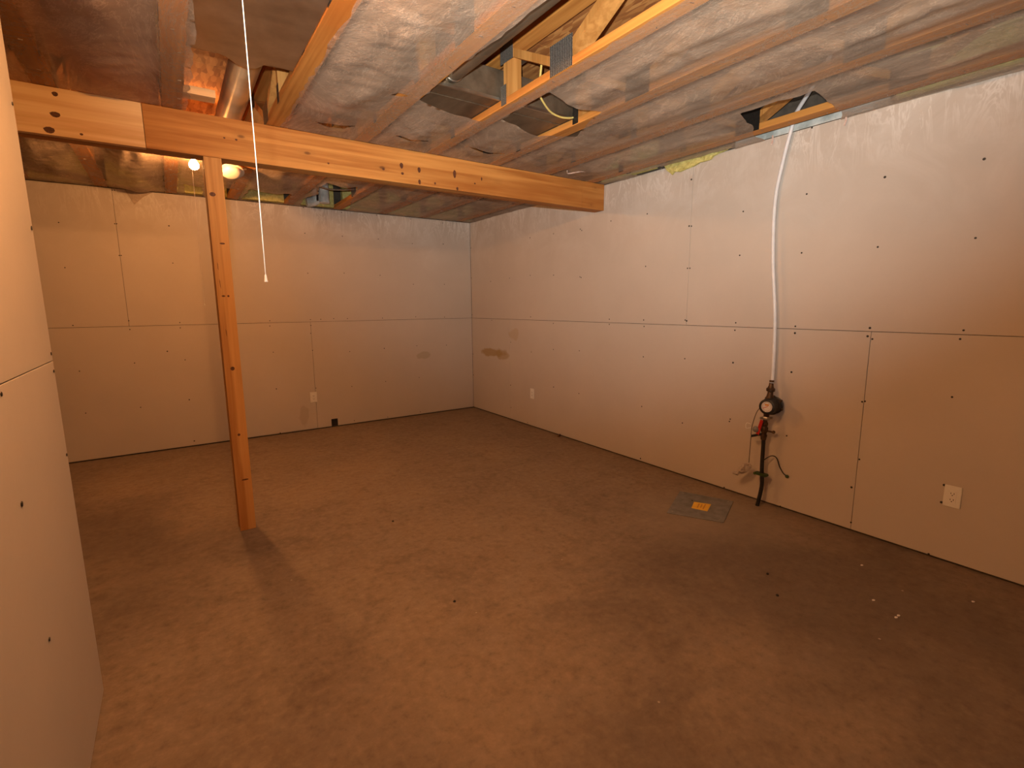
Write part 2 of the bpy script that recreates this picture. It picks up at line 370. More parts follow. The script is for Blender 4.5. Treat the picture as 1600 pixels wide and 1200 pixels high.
# screws
def screws(wall, pts, axis, off, side):
    b = MB()
    for a, z in pts:
        a += 0; rr = .0056 if random.random() < .8 else .007
        if axis == 'x': b.lathe((a, .001, z), (0, -1, 0), [(0, rr), (.0016, rr*.9), (.002, rr*.3)], 7)
        else: b.lathe((off-side*.001, a, z), (-side, 0, 0), [(0, rr), (.0016, rr*.9), (.002, rr*.3)], 7)
    o = b.build('drywall_screws', screw_m, wall); o['kind'] = 'stuff'
BACK = [(-4.056, 2.126), (-4.058, 1.747), (-4.061, 1.246), (-4.062, 0.837), (-4.061, 0.451), (-3.662, 2.436), (-3.645, 2.438), (-3.674, 2.146), (-3.66, 2.147), (-3.671, 1.868), (-3.657, 1.869), (-3.663, 1.278), (-3.663, 1.197), (-3.269, 2.16), (-3.271, 1.816), (-3.269, 1.251), (-3.27, 1.2), (-3.396, 0.977), (-3.66, 0.882), (-3.26, 0.885), (-3.262, 0.484), (-3.657, 0.455), (-3.259, 0.058), (-2.051, 2.179), (-1.652, 2.175), (-1.237, 2.171), (-0.812, 2.145), (-0.393, 2.164), (-2.05, 1.756), (-1.656, 1.768), (-1.236, 1.755), (-0.818, 1.657), (-0.394, 1.664), (-2.469, 1.249), (-2.473, 1.194), (-2.057, 1.251), (-2.056, 1.187), (-2.065, 1.099), (-2.058, 0.91), (-1.947, 1.252), (-1.805, 1.257), (-1.65, 1.254), (-1.232, 1.251), (-0.803, 1.258), (-0.404, 1.247), (-2.461, 0.913), (-1.646, 0.871), (-1.228, 0.885), (-0.804, 0.895), (-0.389, 0.883), (-2.46, 0.512), (-1.645, 0.458), (-1.231, 0.479), (-0.788, 0.489), (-2.05, 0.48), (-1.645, 2.433), (-1.242, 2.441), (-0.82, 2.433), (-0.392, 2.422), (-2.048, 2.445), (-2.458, 0.018), (-1.641, 0.044), (-1.226, 0.03), (-0.791, 0.041), (-3.269, 2.453)]
RIGHT = [(-2.544, 2.13), (-2.957, 2.13), (-3.372, 2.317), (-3.371, 1.979), (-3.392, 1.976), (-3.806, 2.02), (-4.22, 2.447), (-4.221, 2.061), (-4.025, 2.056), (-4.632, 2.077), (-5.042, 2.077), (-5.049, 1.705), (-4.633, 1.702), (-4.219, 1.706), (-3.8, 1.726), (-2.959, 1.706), (-3.374, 1.664), (-3.396, 1.663), (-2.552, 1.258), (-2.553, 1.211), (-2.957, 1.259), (-2.964, 1.205), (-3.375, 1.267), (-3.389, 1.261), (-3.802, 1.256), (-3.799, 1.203), (-4.217, 1.244), (-4.218, 1.2), (-4.636, 1.247), (-4.629, 1.199), (-4.654, 1.184), (-5.051, 1.249), (-5.042, 1.204), (-4.216, 0.944), (-3.8, 0.969), (-3.388, 0.963), (-2.967, 0.944), (-2.968, 0.507), (-3.394, 0.441), (-3.806, 0.551), (-3.801, 0.532), (-4.219, 0.514), (-4.636, 0.812), (-4.65, 0.817), (-5.041, 0.901), (-4.653, 0.462), (-4.627, 0.278), (-4.644, 0.057), (-5.031, 0.017), (-5.057, 0.424), (-5.055, 0.326), (-3.792, 0.019), (-2.974, 0.035), (-4.215, 0.014), (-3.807, 2.451), (-3.391, 2.414), (-1.323, 2.12), (-1.731, 2.115), (-2.139, 2.11), (-2.159, 2.095), (-1.326, 1.717), (-1.735, 1.698), (-2.142, 1.66), (-2.16, 1.653), (-0.496, 1.686), (-0.916, 1.706), (-1.736, 1.199), (-1.332, 1.261), (-1.342, 0.867), (-1.738, 0.922), (-2.148, 0.938), (-0.931, 0.954), (-1.745, 0.518), (-2.15, 0.505), (-0.507, 1.206), (0.027, 2.135), (0.027, 1.751), (0.015, 1.27), (0.009, 0.744), (0.015, 0.457), (-0.919, 0.431), (-0.923, 0.155), (-1.268, 0.031)]
LEFT = [(-4.299, 1.206), (-3.69, 1.251), (-3.69, 1.194), (-3.69, .912), (-4.287, .942), (-4.251, .569), (-3.69, 2.003), (-3.69, 1.643), (-3.69, 2.35),
        (-4.29, 1.7), (-4.29, 2.1), (-4.7, 1.25), (-4.7, 1.2), (-4.7, .9), (-4.7, .5), (-4.7, 1.7)]
screws(wb, [p for p in BACK if p[1] < 2.45], 'x', 0, 1)
screws(wr, [(min(a, -.02), z) for a, z in RIGHT if z < 2.45], 'y', 0, 1)
screws(wl, LEFT, 'y', XL, -1)

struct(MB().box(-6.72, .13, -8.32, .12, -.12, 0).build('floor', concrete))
# subfloor sheets over the trusses
ce = struct(MB().box(-6.72, .13, -8.32, .12, H+TD+.02, H+TD+.05).build('ceiling', found_m))
for i in range(7):
    y1 = .1-i*1.22
    for x0, x1 in (((-6.7, -4.9), (-4.9, -2.46), (-2.46, .1)) if i % 2 else ((-6.7, -3.68), (-3.68, -1.24), (-1.24, .1))):
        MB().box(x0+.002, x1-.002, y1-1.217, y1, H+TD, H+TD+.018).build('subfloor_sheet', osb, ce)

# ================================================================ floor trusses
def make_truss(xl, label):
    t = thing('floor_truss', (xl+.0445, 0, H), label, 'truss', 'open web floor trusses')
    x0, x1 = xl, xl+.089; zc, zt = H+.038, H+TD-.038
    MB().box(x0, x1, -8.15, -.01, H, zc, bev=.002).build('bottom_chord', wood_y, t)
    MB().box(x0, x1, -8.15, -.01, zt, H+TD-.001, bev=.002).build('top_chord', wood_y, t)
    def web(ya, za, yb, zb):
        MB().bar((x0+.0445, ya, za), (x0+.0445, yb, zb), .089, .038).build('web', wood_w, t)
    def nplate(y, z, w, h):
        for xx in (x0-.0012, x1+.0002):
            MB().box(xx, xx+.001, y-w/2, y+w/2, z-h/2, z+h/2).build('nail_plate', plate_m, t)
    web(-3.465, zc, -3.465, zt); web(-2.85, zc, -2.85, zt)
    nplate(-3.445, H+.055, .05, .10); nplate(-3.475, H+.255, .12, .09); nplate(-2.85, H+.04, .05, .09); nplate(-2.87, H+.26, .1, .09)
    y = -3.475; up = True
    while y > -7.6:
        yn = y-.42
        if up: web(y-.02, zt-.01, yn, zc+.01); nplate(yn-.03, H+.068, .16, .135)
        else: web(y-.02, zc+.01, yn, zt-.01); nplate(yn, H+.26, .14, .09)
        y = yn; up = not up
    y = -2.87; up = True
    while y < -.4:
        yn = y+.42
        if up: web(y+.02, zt-.01, yn, zc+.01); nplate(yn, H+.06, .15, .11)
        else: web(y+.02, zc+.01, yn, zt-.01); nplate(yn, H+.26, .14, .09)
        y = yn; up = not up
    return t
TX = [(-4.29, 'pine floor truss behind plastic at far left above the short wall'),
      (-3.78, 'pine floor truss over the end of the short left wall, behind plastic'),
      (-3.27, 'pine floor truss along the left side of the open bay with round metal duct'),
      (-2.763, 'bare pine floor truss right of the shiny round duct and metal pan'),
      (-2.245, 'pine floor truss at the left edge of the torn opening with dull duct'),
      (-1.738, 'bare pine floor truss with big nail plates between the two torn openings'),
      (-1.225, 'pine floor truss at the right side of the opening with yellow cable'),
      (-.72, 'pine floor truss fully behind plastic, second from the right wall'),
      (-.21, 'pine floor truss beside the right wall where the white pipe goes up')]
for xl, lab in TX: make_truss(xl, lab)

# ================================================================ the beam and its post
YB, ZBM = -2.456, 2.232
bm_ = thing('support_beam', (-2.2, YB+.06, ZBM), 'long knotty laminated pine beam under the ceiling, ending at right wall', 'beam')
def ply(x0, x1, y0, y1, m): return MB().box(x0+.001, x1-.001, y0, y1, ZBM, H-.003, bev=.0025).build('board', m, bm_)
ply(-6.5, -3.36, YB, YB+.038, wood_x2); ply(-3.36, -.268, YB, YB+.038, wood_x); ply(-.268, -.003, YB+.001, YB+.038, wood_x)  # left board paler: light on the beam's left end put into its colour
ply(-6.5, -2.1, YB+.039, YB+.077, wood_x); ply(-2.1, -.003, YB+.039, YB+.077, wood_x)
ply(-6.5, -4.2, YB+.078, YB+.116, wood_x); ply(-4.2, -.003, YB+.078, YB+.116, wood_x)
# knots and nail heads that the front boards show
b = MB()
for x, z, rx, rz in ((-3.74, 2.254, .018, .014), (-3.71, 2.33, .017, .012), (-3.70, 2.425, .010, .010), (-3.99, 2.43, .007, .006), (-3.62, 2.255, .006, .005),
                     (-2.93, 2.345, .006, .005), (-2.99, 2.345, .005, .004), (-2.42, 2.29, .006, .005), (-2.06, 2.305, .008, .007), (-1.93, 2.345, .011, .018), (-1.80, 2.335, .010, .017),
                     (-1.925, 2.295, .009, .008), (-1.80, 2.255, .008, .016), (-1.68, 2.26, .006, .008), (-1.52, 2.345, .011, .026), (-1.5, 2.245, .008, .012), (-1.29, 2.34, .005, .012), (-1.35, 2.30, .006, .006)):
    b.prism([(x+1.15*rx*math.cos(k*.698)*(1+.15*math.sin(k*2)), YB-.0006, z+1.1*rz*math.sin(k*.698)) for k in range(9)], (0, .001, 0))
b.build('knots', knot_m, bm_)['kind'] = 'stuff'

PX0, PX1 = -3.103, -3.014
post = thing('support_post', ((PX0+PX1)/2, YB+.06, 0), 'pine post standing on concrete floor under the beam, left of centre', 'post')
MB().box(PX0, PX1, YB+.001, YB+.0385, .0005, ZBM-.001, bev=.002).build('board', wood_z, post)
MB().box(PX0+.001, PX1+.001, YB+.0395, YB+.077, .0005, ZBM-.001, bev=.002).build('board', wood_z, post)
MB().box(PX0-.001, PX1, YB+.078, YB+.1155, .0005, ZBM-.001, bev=.002).build('board', wood_z, post)
b = MB()
for x, z, rx, rz in ((-3.075, 2.03, .016, .012), (-3.05, 1.76, .014, .005), (-3.07, 1.46, .010, .005), (-3.045, 1.46, .006, .006), (-3.06, 1.03, .012, .012), (-3.05, .33, .020, .005), (-3.06, .62, .008, .008)):
    b.prism([(x+rx*math.cos(k*.698), YB+.0004, z+rz*math.sin(k*.698)) for k in range(9)], (0, .001, 0))
for x, z, l in ((-3.085, 1.63, .05), (-3.082, 1.53, .06), (-3.075, 1.245, .05)):
    b.prism([(x-.0015, YB+.0004, z+l/2), (x+.002, YB+.0004, z+l/4), (x+.003, YB+.0004, z-l/2), (x, YB+.0004, z-l/4)], (0, .001, 0))
b.build('knots', knot_m, post)['kind'] = 'stuff'

# ================================================================ plastic film
def pip(x, y, P):
    c = False; j = len(P)-1
    for i in range(len(P)):
        xi, yi = P[i]; xj, yj = P[j]
        if (yi > y) != (yj > y) and x < (xj-xi)*(y-yi)/(yj-yi)+xi: c = not c
        j = i
    return c
def nearest(x, y, P):
    best = (1e9, x, y)
    for i in range(len(P)):
        ax, ay = P[i]; bx, by = P[(i+1) % len(P)]
        dx, dy = bx-ax, by-ay; t = max(0, min(1, ((x-ax)*dx+(y-ay)*dy)/(dx*dx+dy*dy+1e-12)))
        qx, qy = ax+t*dx, ay+t*dy; d = math.hypot(x-qx, y-qy)
        if d < best[0]: best = (d, qx, qy)
    return best
def wiggle(P, amp=.012, step=.05):
    out = []
    for i in range(len(P)):
        a, c = Vector(P[i]), Vector(P[(i+1) % len(P)]); n = max(1, int((c-a).length/step)); d = (c-a).normalized(); nn = Vector((-d.y, d.x))
        for k in range(n):
            p = a.lerp(c, k/n)
            if k: p = p+nn*amp*noise.noise(Vector((p.x*14, p.y*14, 3)))*2
            out.append((p.x, p.y))
    return out
chords = [x for x, _ in TX]
def film_z(x, y):
    # taut on the chord undersides, bellied between them, with gathered folds
    d = min(max(c-x, x-(c+.089), 0) for c in chords)
    t = min(d/.21, 1); t = t*t*(3-2*t)
    e = min(abs(y-YB), abs(y-YB-.12))/.32; w_ = (abs(y)/.12 if y > -.12 else 1); e = min(e, w_, 1)
    if -2.25 < x < -1.05: e = min(e, max(.35, abs(y+3.22)/.35))
    t *= max(.06, e*e*(3-2*e))
    n1 = noise.noise(Vector((x*2.2, y*1.1, 5))); n2 = noise.noise(Vector((x*9+n1*2, y*2.2, 9))); n3 = noise.noise(Vector((x*5, y*16+n1*4, 2)))
    n4 = noise.noise(Vector((x*24, y*9, 7)))
    if x < -3.60 and y < -3.62: return H-.0014
    z = H-.0016-t*(.016+.026*n1+.014*n2+.006*n3+.003*n4)-.002*abs(n2)
    return min(z, H-.0012)
def film(name, x0, x1, y0, y1, holes, label, step=.02):
    nx, ny = int((x1-x0)/step)+1, int((y1-y0)/step)+1
    holes = [wiggle(hh) for hh in holes]
    boxes = [(min(p[0] for p in P)-.03, max(p[0] for p in P)+.03, min(p[1] for p in P)-.03, max(p[1] for p in P)+.03) for P in holes]
    vs_, idx = [], {}
    for i in range(nx):
        for j in range(ny):
            x = x0+(x1-x0)*i/(nx-1); y = y0+(y1-y0)*j/(ny-1)
            for P, bb in zip(holes, boxes):
                if bb[0] < x < bb[1] and bb[2] < y < bb[3]:
                    d, qx, qy = nearest(x, y, P)
                    if d < step*.55: x, y = qx, qy; break
            z = film_z(x, y)
            idx[i, j] = len(vs_); vs_.append((x, y, z))
    fs = []
    for i in range(nx-1):
        for j in range(ny-1):
            q = [idx[i, j], idx[i+1, j], idx[i+1, j+1], idx[i, j+1]]
            for tri in ((q[0], q[1], q[2]), (q[0], q[2], q[3])):
                cx = sum(vs_[k][0] for k in tri)/3; cy = sum(vs_[k][1] for k in tri)/3
                if any(bb[0] < cx < bb[1] and bb[2] < cy < bb[3] and pip(cx, cy, P) for P, bb in zip(holes, boxes)): continue
                fs.append(tri)
    me = bpy.data.meshes.new(name); me.from_pydata(vs_, [], fs); me.materials.append(poly)
    at = me.attributes.new('touch', 'FLOAT', 'POINT')
    at.data.foreach_set('value', [max(0, 1-min(max(c-x, x-(c+.089), 0) for c in chords)/.03) for x, y, z in vs_])
    me.polygons.foreach_set('use_smooth', [True]*len(me.polygons))
    o = bpy.data.objects.new(name, me); C.objects.link(o)
    tag(o, label, 'plastic sheet')
    return o
def ring(x, y, rr): return [(x+rr*math.cos(k*.4488), y+rr*math.sin(k*.4488)) for k in range(14)]
tuft_gap = [(-.04, -3.10), (.01, -3.10), (.01, -3.72), (-.035, -3.71)]
holeA = [(-2.156, -3.275), (-1.95, -3.215), (-1.726, -3.185), (-1.726, -5.2), (-2.10, -5.2), (-2.146, -3.972), (-2.165, -3.6)]
holeB = [(-1.645, -3.28), (-1.653, -3.726), (-1.559, -3.703), (-1.428, -3.679), (-1.242, -3.683), (-1.193, -3.528), (-1.076, -3.295), (-1.19, -3.23), (-1.298, -3.167), (-1.464, -3.225)]
holeC = [(-.57, -4.097), (-.563, -4.168), (-.569, -4.31), (-.537, -4.409), (-.549, -4.483), (-.441, -4.48), (-.287, -4.454), (-.057, -4.409), (.01, -4.37), (.01, -3.93), (-.16, -3.94), (-.285, -4.015)]
holeD = [(-3.16, -2.43), (-2.69, -2.43), (-2.69, -5.0), (-3.16, -5.0), (-3.165, -3.6), (-3.15, -3.1)]
slit1 = [(-2.545, -2.70), (-2.47, -2.655), (-2.38, -2.665), (-2.305, -2.745), (-2.38, -2.735), (-2.46, -2.728)]
slit2 = [(-2.081, -2.717), (-1.98, -2.700), (-1.86, -2.700), (-1.765, -2.746), (-1.86, -2.722), (-1.98, -2.722)]
slit3 = [(-1.629, -2.756), (-1.50, -2.728), (-1.36, -2.716), (-1.224, -2.746), (-1.36, -2.745), (-1.50, -2.758)]
slit4 = [(-2.325, -3.268), (-2.26, -3.262), (-2.217, -3.293), (-2.265, -3.302)]
slit5 = [(-.09, -2.83), (-.015, -2.86), (-.008, -3.16), (-.06, -3.12)]
ff = film('plastic_sheet', -4.35, -.002, -6.6, YB-.004, [holeA, holeB, holeC, holeD, ring(-3.15, -4.60, .075), tuft_gap, slit1, slit2, slit3, slit4, slit5],
     'torn clear plastic sheet stapled under the trusses in front of the beam')
oh1 = [(-3.137, -.505), (-2.995, -.45), (-2.972, -.06), (-3.112, -.06)]
oh2 = [(-2.831, -.527), (-2.717, -.51), (-2.712, -.06), (-2.8, -.06)]
oh3 = [(-2.63, -.62), (-2.275, -.569), (-2.22, -.06), (-2.646, -.06)]
oh4 = [(-2.088, -.04), (-2.13, -.45), (-2.07, -.75), (-2.125, -1.0), (-2.109, -1.22), (-1.841, -1.239), (-1.611, -.162), (-1.60, -.04)]
oh5 = [(-2.95, -1.56), (-2.70, -1.55), (-2.69, -1.21), (-2.80, -1.10), (-2.90, -1.14)]
fb = film('plastic_sheet', -5.2, -.002, YB+.12, -.003, [oh1, oh2, oh3, oh4, oh5, ring(-3.105, -1.62, .075)],
     'wrinkled clear plastic sheet stapled under the trusses behind the beam')
# staples and little folded edge tags are parts of the film
def staples(parent, pts):
    b = MB()
    for x, y, a in pts:
        z = film_z(x, y)-.0012
        b.obox((x, y, z), (math.cos(a), math.sin(a), 0), (-math.sin(a), math.cos(a), 0), (0, 0, 1), .007, .0011, .0008)
    b.build('staples', steel, parent)['kind'] = 'stuff'
sp = []
for c, _ in TX:
    y = -2.62-random.random()*.2
    while y > -5.2:
        if not (c in (-2.763,) and y > -5) : sp.append((c+.03+random.random()*.045, y, random.uniform(-.5, .5)))
        y -= random.uniform(.16, .33)
staples(ff, sp)
staples(fb, [(c+.04, y, random.uniform(-.5, .5)) for c, _ in TX for y in (-2.2, -1.9, -1.45, -1.0, -.55)])
# flap of film hanging over the top of the back wall
def sheet_patch(name, P, parent=None, m=poly):
    me = bpy.data.meshes.new(name); b = bmesh.new(); vv = [b.verts.new(p) for p in P]; fc = b.faces.new(vv)
    bmesh.ops.triangulate(b, faces=[fc]); bmesh.ops.subdivide_edges(b, edges=b.edges[:], cuts=3, use_grid_fill=True)
    for v in b.verts: v.co += Vector((0, -.006*abs(noise.noise(v.co*20)), 0))
    b.to_mesh(me); b.free(); me.materials.append(m)
    o = bpy.data.objects.new(name, me); C.objects.link(o); o.parent = parent; return o
sheet_patch('hanging_flap', [(-3.575, -.004, 2.452), (-3.36, -.004, 2.452), (-3.44, -.012, 2.40), (-3.512, -.016, 2.325)], fb)
for (x, y) in ((-.012, -3.985), (-.012, -4.41)):
    b = MB(); b.tube([(x-.003, y, 2.462), (x-.008, y-.006, 2.43), (x-.004, y+.004, 2.405)], .006, 6); b.build('torn_tag', tape_m, ff, True)
b = MB(); b.tube([(-.60, -2.64, 2.452), (-.55, -2.60, 2.448), (-.50, -2.70, 2.450), (-.46, -2.70, 2.449)], .004, 6); b.build('torn_tag', tape_m, ff, True)

# ================================================================ sheet metal in the ceiling
pan = thing('duct_pan', (-2.96, -3.9, 2.47), 'shiny flat metal pan closing the bay ahead of the round duct', 'duct')
P = [(-3.178, -3.235), (-3.06, -3.238), (-3.035, -3.225), (-2.985, -3.168), (-2.945, -3.15), (-2.91, -3.172), (-2.885, -3.228), (-2.766, -3.24), (-2.766, -3.348), (-3.178, -3.345)]
MB().prism([(x, y, 2.4665) for x, y in P], (0, 0, .0015)).build('front_sheet', galv, pan)
MB().prism([(x, y, 2.4655) for x, y in ((-3.178, -3.347), (-2.766, -3.350), (-2.766, -5.3), (-3.08, -5.3), (-3.08, -4.48), (-3.178, -4.48))], (0, 0, .0015)).build('rear_sheet', galv, pan)
b = MB(); b.box(-3.178, -3.07, -3.238, -3.234, 2.4665, 2.480); b.box(-2.88, -2.766, -3.240, -3.236, 2.4665, 2.480); b.build('hem', galv, pan)

rd = thing('round_duct', (-2.90, -2.4, 2.56), 'shiny round metal duct running over the beam in the open bay', 'duct')
MB().lathe((-2.915, -3.42, 2.588), (0, 1, 0), [(0, .068), (.02, .070), (1.3, .070), (1.305, .073), (1.325, .073), (1.33, .070), (2.5, .070)], 40).build('pipe', round_m, rd, True)
blk = MB().box(-3.180, -3.035, -2.69, -2.601, 2.470, 2.508, bev=.002).build('wood_block', wood_x2)
tag(blk, 'short pale pine block nailed in the bay left of the round duct', 'wood block')

tr = thing('trunk_duct', (-1.7, -3.1, 2.5), 'dull rectangular metal duct seen inside the torn ceiling openings', 'duct')
b = MB(); b.box(-2.60, -.85, -3.40, -2.905, 2.500, 2.66, bev=.004); b.build('trunk', dgalv, tr)
b = MB(); b.box(-2.60, -.85, -3.412, -3.401, 2.498, 2.512); b.build('front_hem', galv, tr)
b = MB(); b.box(-2.60, -.85, -3.300, -3.285, 2.497, 2.500); b.build('seam', dgalv, tr)
b = MB(); b.lathe((-2.035, -3.44, 2.572), (0, 1, 0), [(0, .052), (.002, .0545), (.008, .0545), (.01, .051), (.035, .051)], 28); b.build('collar', galv, tr, True)
MB().lathe((-2.035, -5.2, 2.572), (0, 1, 0), [(0, .050), (1.758, .050)], 28).build('branch_pipe', dgalv, tr, True)

# ================================================================ cables and pipes above
tag(MB().tube([(-1.69, -3.72, 2.60), (-1.63, -3.62, 2.535), (-1.60, -3.575, 2.515), (-1.53, -3.53, 2.490), (-1.43, -3.47, 2.480), (-1.33, -3.44, 2.482), (-1.24, -3.425, 2.50), (-1.19, -3.425, 2.52)], .0055, 8).build('yellow_cable', romex_m, None, True),
    'yellow electrical cable drooping in the torn ceiling opening', 'cable')
pv = thing('white_pipe', (-1.93, -.35, 2.47), 'white plastic pipe with black strap in the gap at back wall top', 'pipe')
b = MB(); b.lathe((-1.90, -.30, H-.002), (0, 0, 1), [(0, .05), (.02, .052), (.03, .048), (.29, .048)], 24); b.build('riser', rim_m, pv, True)
b = MB(); b.tube([(-2.05, -.165, 2.475), (-1.98, -.17, 2.49), (-1.95, -.18, 2.53), (-1.95, -.19, 2.7)], .05, 16); b.build('elbow', rim_m, pv, True)
b = MB(); b.tube([(-1.985, -.36, 2.465), (-1.975, -.34, 2.56), (-1.96, -.30, 2.68)], .011, 8); b.build('strap', black_pl, pv, True)
tag(MB().tube([(-2.20, -.95, 2.50), (-2.0, -.85, 2.485), (-1.85, -.82, 2.50), (-1.70, -.8, 2.53)], .006, 8).build('grey_cable', steel, None, True),
    'thin grey cable crossing the torn gap behind the beam', 'cable')

# rim insulation above the walls
for i in range(9):
    x1 = (TX[i+1][0] if i < 8 else 0)-.004; x0 = TX[i][0]+.093
    lab = {2: 'yellow insulation batt at back wall top beside the lit bulb', 3: 'yellow insulation batt at back wall top right of the post', 1: 'yellow insulation batt behind plastic at back wall, above its left seam'}.get(i)
    lab = lab or ['yellow insulation batt behind plastic at far left of back wall', '', '', '', 'yellow insulation batt beside the white pipe at back wall top', 'yellow insulation batt behind plastic, right of the white pipe', 'yellow insulation batt behind plastic above middle of back wall', 'yellow insulation batt behind plastic, next to the back right corner', 'yellow insulation batt hidden in the back right corner above the plastic'][i]
    x1 = min(x1, -.006)
    b = MB(); n = 7
    g = [[b.b.verts.new((x0+(x1-x0)*k/n, -.07-.02*noise.noise(Vector((x0*3+k, l*.9, 1))), H+.008+.285*l/4)) for l in range(5)] for k in range(n+1)]
    hbk = [[b.b.verts.new((x0+(x1-x0)*k/n, -.004, H+.008+.285*l/4)) for l in range(5)] for k in range(n+1)]
    for k in range(n):
        for l in range(4):
            b.b.faces.new([g[k][l], g[k+1][l], g[k+1][l+1], g[k][l+1]]); b.b.faces.new([hbk[k][l], hbk[k][l+1], hbk[k+1][l+1], hbk[k+1][l]])
        b.b.faces.new([g[k][0], hbk[k][0], hbk[k+1][0], g[k+1][0]]); b.b.faces.new([g[k][4], g[k+1][4], hbk[k+1][4], hbk[k][4]])
    for l in range(4):
        b.b.faces.new([g[0][l], g[0][l+1], hbk[0][l+1], hbk[0][l]]); b.b.faces.new([g[n][l], hbk[n][l], hbk[n][l+1], g[n][l+1]])
    tag(b.build('insulation_batt', batt, None, True), lab, 'insulation', 'rim insulation along the back wall')
# yellow wool poking out over the top of the right wall
P = [(-3.135, 2.462), (-3.15, 2.43), (-3.165, 2.418), (-3.185, 2.405), (-3.207, 2.383), (-3.225, 2.402), (-3.277, 2.390), (-3.299, 2.405), (-3.34, 2.410), (-3.406, 2.405), (-3.45, 2.418), (-3.539, 2.416), (-3.56, 2.437), (-3.588, 2.452), (-3.63, 2.446), (-3.665, 2.452), (-3.70, 2.468), (-3.64, 2.475), (-3.429, 2.475), (-3.232, 2.475)]
b = MB(); b.prism([(-.004, y, z) for y, z in P], (-.018, 0, 0)); bmesh.ops.triangulate(b.b, faces=b.b.faces[:]); bmesh.ops.subdivide_edges(b.b, edges=b.b.edges[:], cuts=2, use_grid_fill=True)
for v in b.b.verts: v.co += Vector((-.006*noise.noise(v.co*40)-.004, .002*noise.noise(v.co*60), .003*noise.noise(v.co*70)))
for v in b.b.verts: v.co.x = min(v.co.x, -.001)
tag(b.build('insulation_tuft', batt, None, True), 'torn yellow insulation poking out above the right wall', 'insulation')
struct(MB().box(-.006, -.001, -4.62, -3.72, ZT+.003, H+.105).build('trim_1', rim_m))
struct(MB().box(-.006, -.001, -4.62, -3.72, H+.107, H+TD-.005).build('trim_2', found_m))
for y0, y1, lab in ((-3.05, -2.46, 'yellow insulation batt behind plastic above right wall, next to the beam end'), (-5.3, -4.66, 'yellow insulation batt behind plastic above right wall, nearest the camera side of white pipe'),
                    (-6.6, -5.34, 'yellow insulation batt behind plastic above the near end of right wall')):
    b = MB(); n = 8; g = [[b.b.verts.new((-.045-.02*noise.noise(Vector((y0*3+k, l*.9, 1))), y0+(y1-y0)*k/n, H+.006+.285*l/4)) for l in range(5)] for k in range(n+1)]
    h2 = [[b.b.verts.new((-.003, y0+(y1-y0)*k/n, H+.006+.285*l/4)) for l in range(5)] for k in range(n+1)]
    for k in range(n):
        for l in range(4):
            b.b.faces.new([g[k][l], g[k+1][l], g[k+1][l+1], g[k][l+1]]); b.b.faces.new([h2[k][l], h2[k][l+1], h2[k+1][l+1], h2[k+1][l]])
        b.b.faces.new([g[k][0], h2[k][0], h2[k+1][0], g[k+1][0]]); b.b.faces.new([g[k][4], g[k+1][4], h2[k+1][4], h2[k][4]])
    for l in range(4):
        b.b.faces.new([g[0][l], g[0][l+1], h2[0][l+1], h2[0][l]]); b.b.faces.new([g[n][l], h2[n][l], h2[n][l+1], g[n][l+1]])
    tag(b.build('insulation_batt', batt, None, True), lab, 'insulation', 'rim insulation along the right wall')

# ================================================================ lights with pull chains
def bulb_lamp(x, y, power, label, cord_pts, base_z):
    t = thing('pull_chain_lamp', (x, y, base_z), label, 'lamp')
    MB().lathe((x, y, base_z), (0, 0, -1), [(0, .055), (.008, .055), (.014, .045), (.022, .028), (.048, .026), (.052, .02)], 24).build('socket', sky_m, t, True)
    zz = base_z-.048
    MB().box(-3.1805, x+.06, y-.045, y+.045, H+.006, H+.036, bev=.002).build('mounting_block', wood_x, t)
    MB().lathe((x, y, zz), (0, 0, -1), [(0, .013), (.012, .014), (.025, .022), (.038, .029), (.05, .030), (.062, .027), (.072, .018), (.077, .006)], 16).build('bulb', bulb_mat(power), t, True)
    MB().tube(cord_pts, .0010, 6).build('pull_cord', cord_m, t, True)
    e = Vector(cord_pts[-1])
    MB().lathe(e+Vector((0, 0, .006)), (0, 0, -1), [(0, .0015), (.003, .0022), (.012, .0032), (.0155, .004), (.017, .004)], 12).build('cord_bell', cord_m, t, True)
    return t
bulb_lamp(-3.15, -4.60, BULB_STRENGTH, 'pull-chain lamp with a long white cord hanging in front of the beam',
          [(-3.148, -4.57, 2.43), (-3.147, -4.552, 2.36), (-3.146, -4.55, 2.0), (-3.146, -4.55, 1.464)], 2.4625)
bulb_lamp(-3.105, -1.62, BULB_STRENGTH*.78, 'lit bare bulb behind the beam, beside the post, with a thin dim cord',
          [(-3.118, -1.66, 2.43), (-3.12, -1.665, 2.38), (-3.123, -1.665, 2.0), (-3.13, -1.665, 1.42)], 2.4625)

# smoke detector hanging from the opening behind the post
det_m = mat('dimmed_cream_plastic', rough=.5, build=speck((.42, .38, .31), (.46, .42, .35), 12))  # white plastic, colour darkened to offset the glare of the bulb close by
sd = thing('smoke_detector', (-2.845, -1.34, 2.42), 'round white smoke detector hanging just right of the post top', 'smoke detector')
ax = Vector((.02, -.50, -1)).normalized(); o0 = Vector((-2.845, -1.34, 2.435))
MB().lathe(o0, ax, [(0, .070), (.012, .084), (.020, .085), (.024, .080)], 36).build('base_ring', det_m, sd, True)
MB().lathe(o0+ax*.024, ax, [(0, .068), (.014, .066), (.026, .056), (.032, .030), (.033, .004)], 36).build('cap', det_m, sd, True)
MB().box(-2.90, -2.74, -1.345, -1.305, 2.452, 2.457).build('bracket', galv, sd)
MB().lathe((-2.845, -1.325, 2.435), (0, 0, 1), [(0, .030), (.014, .034), (.018, .042), (.030, .042)], 20).build('mounting_box', white_pl, sd, True)

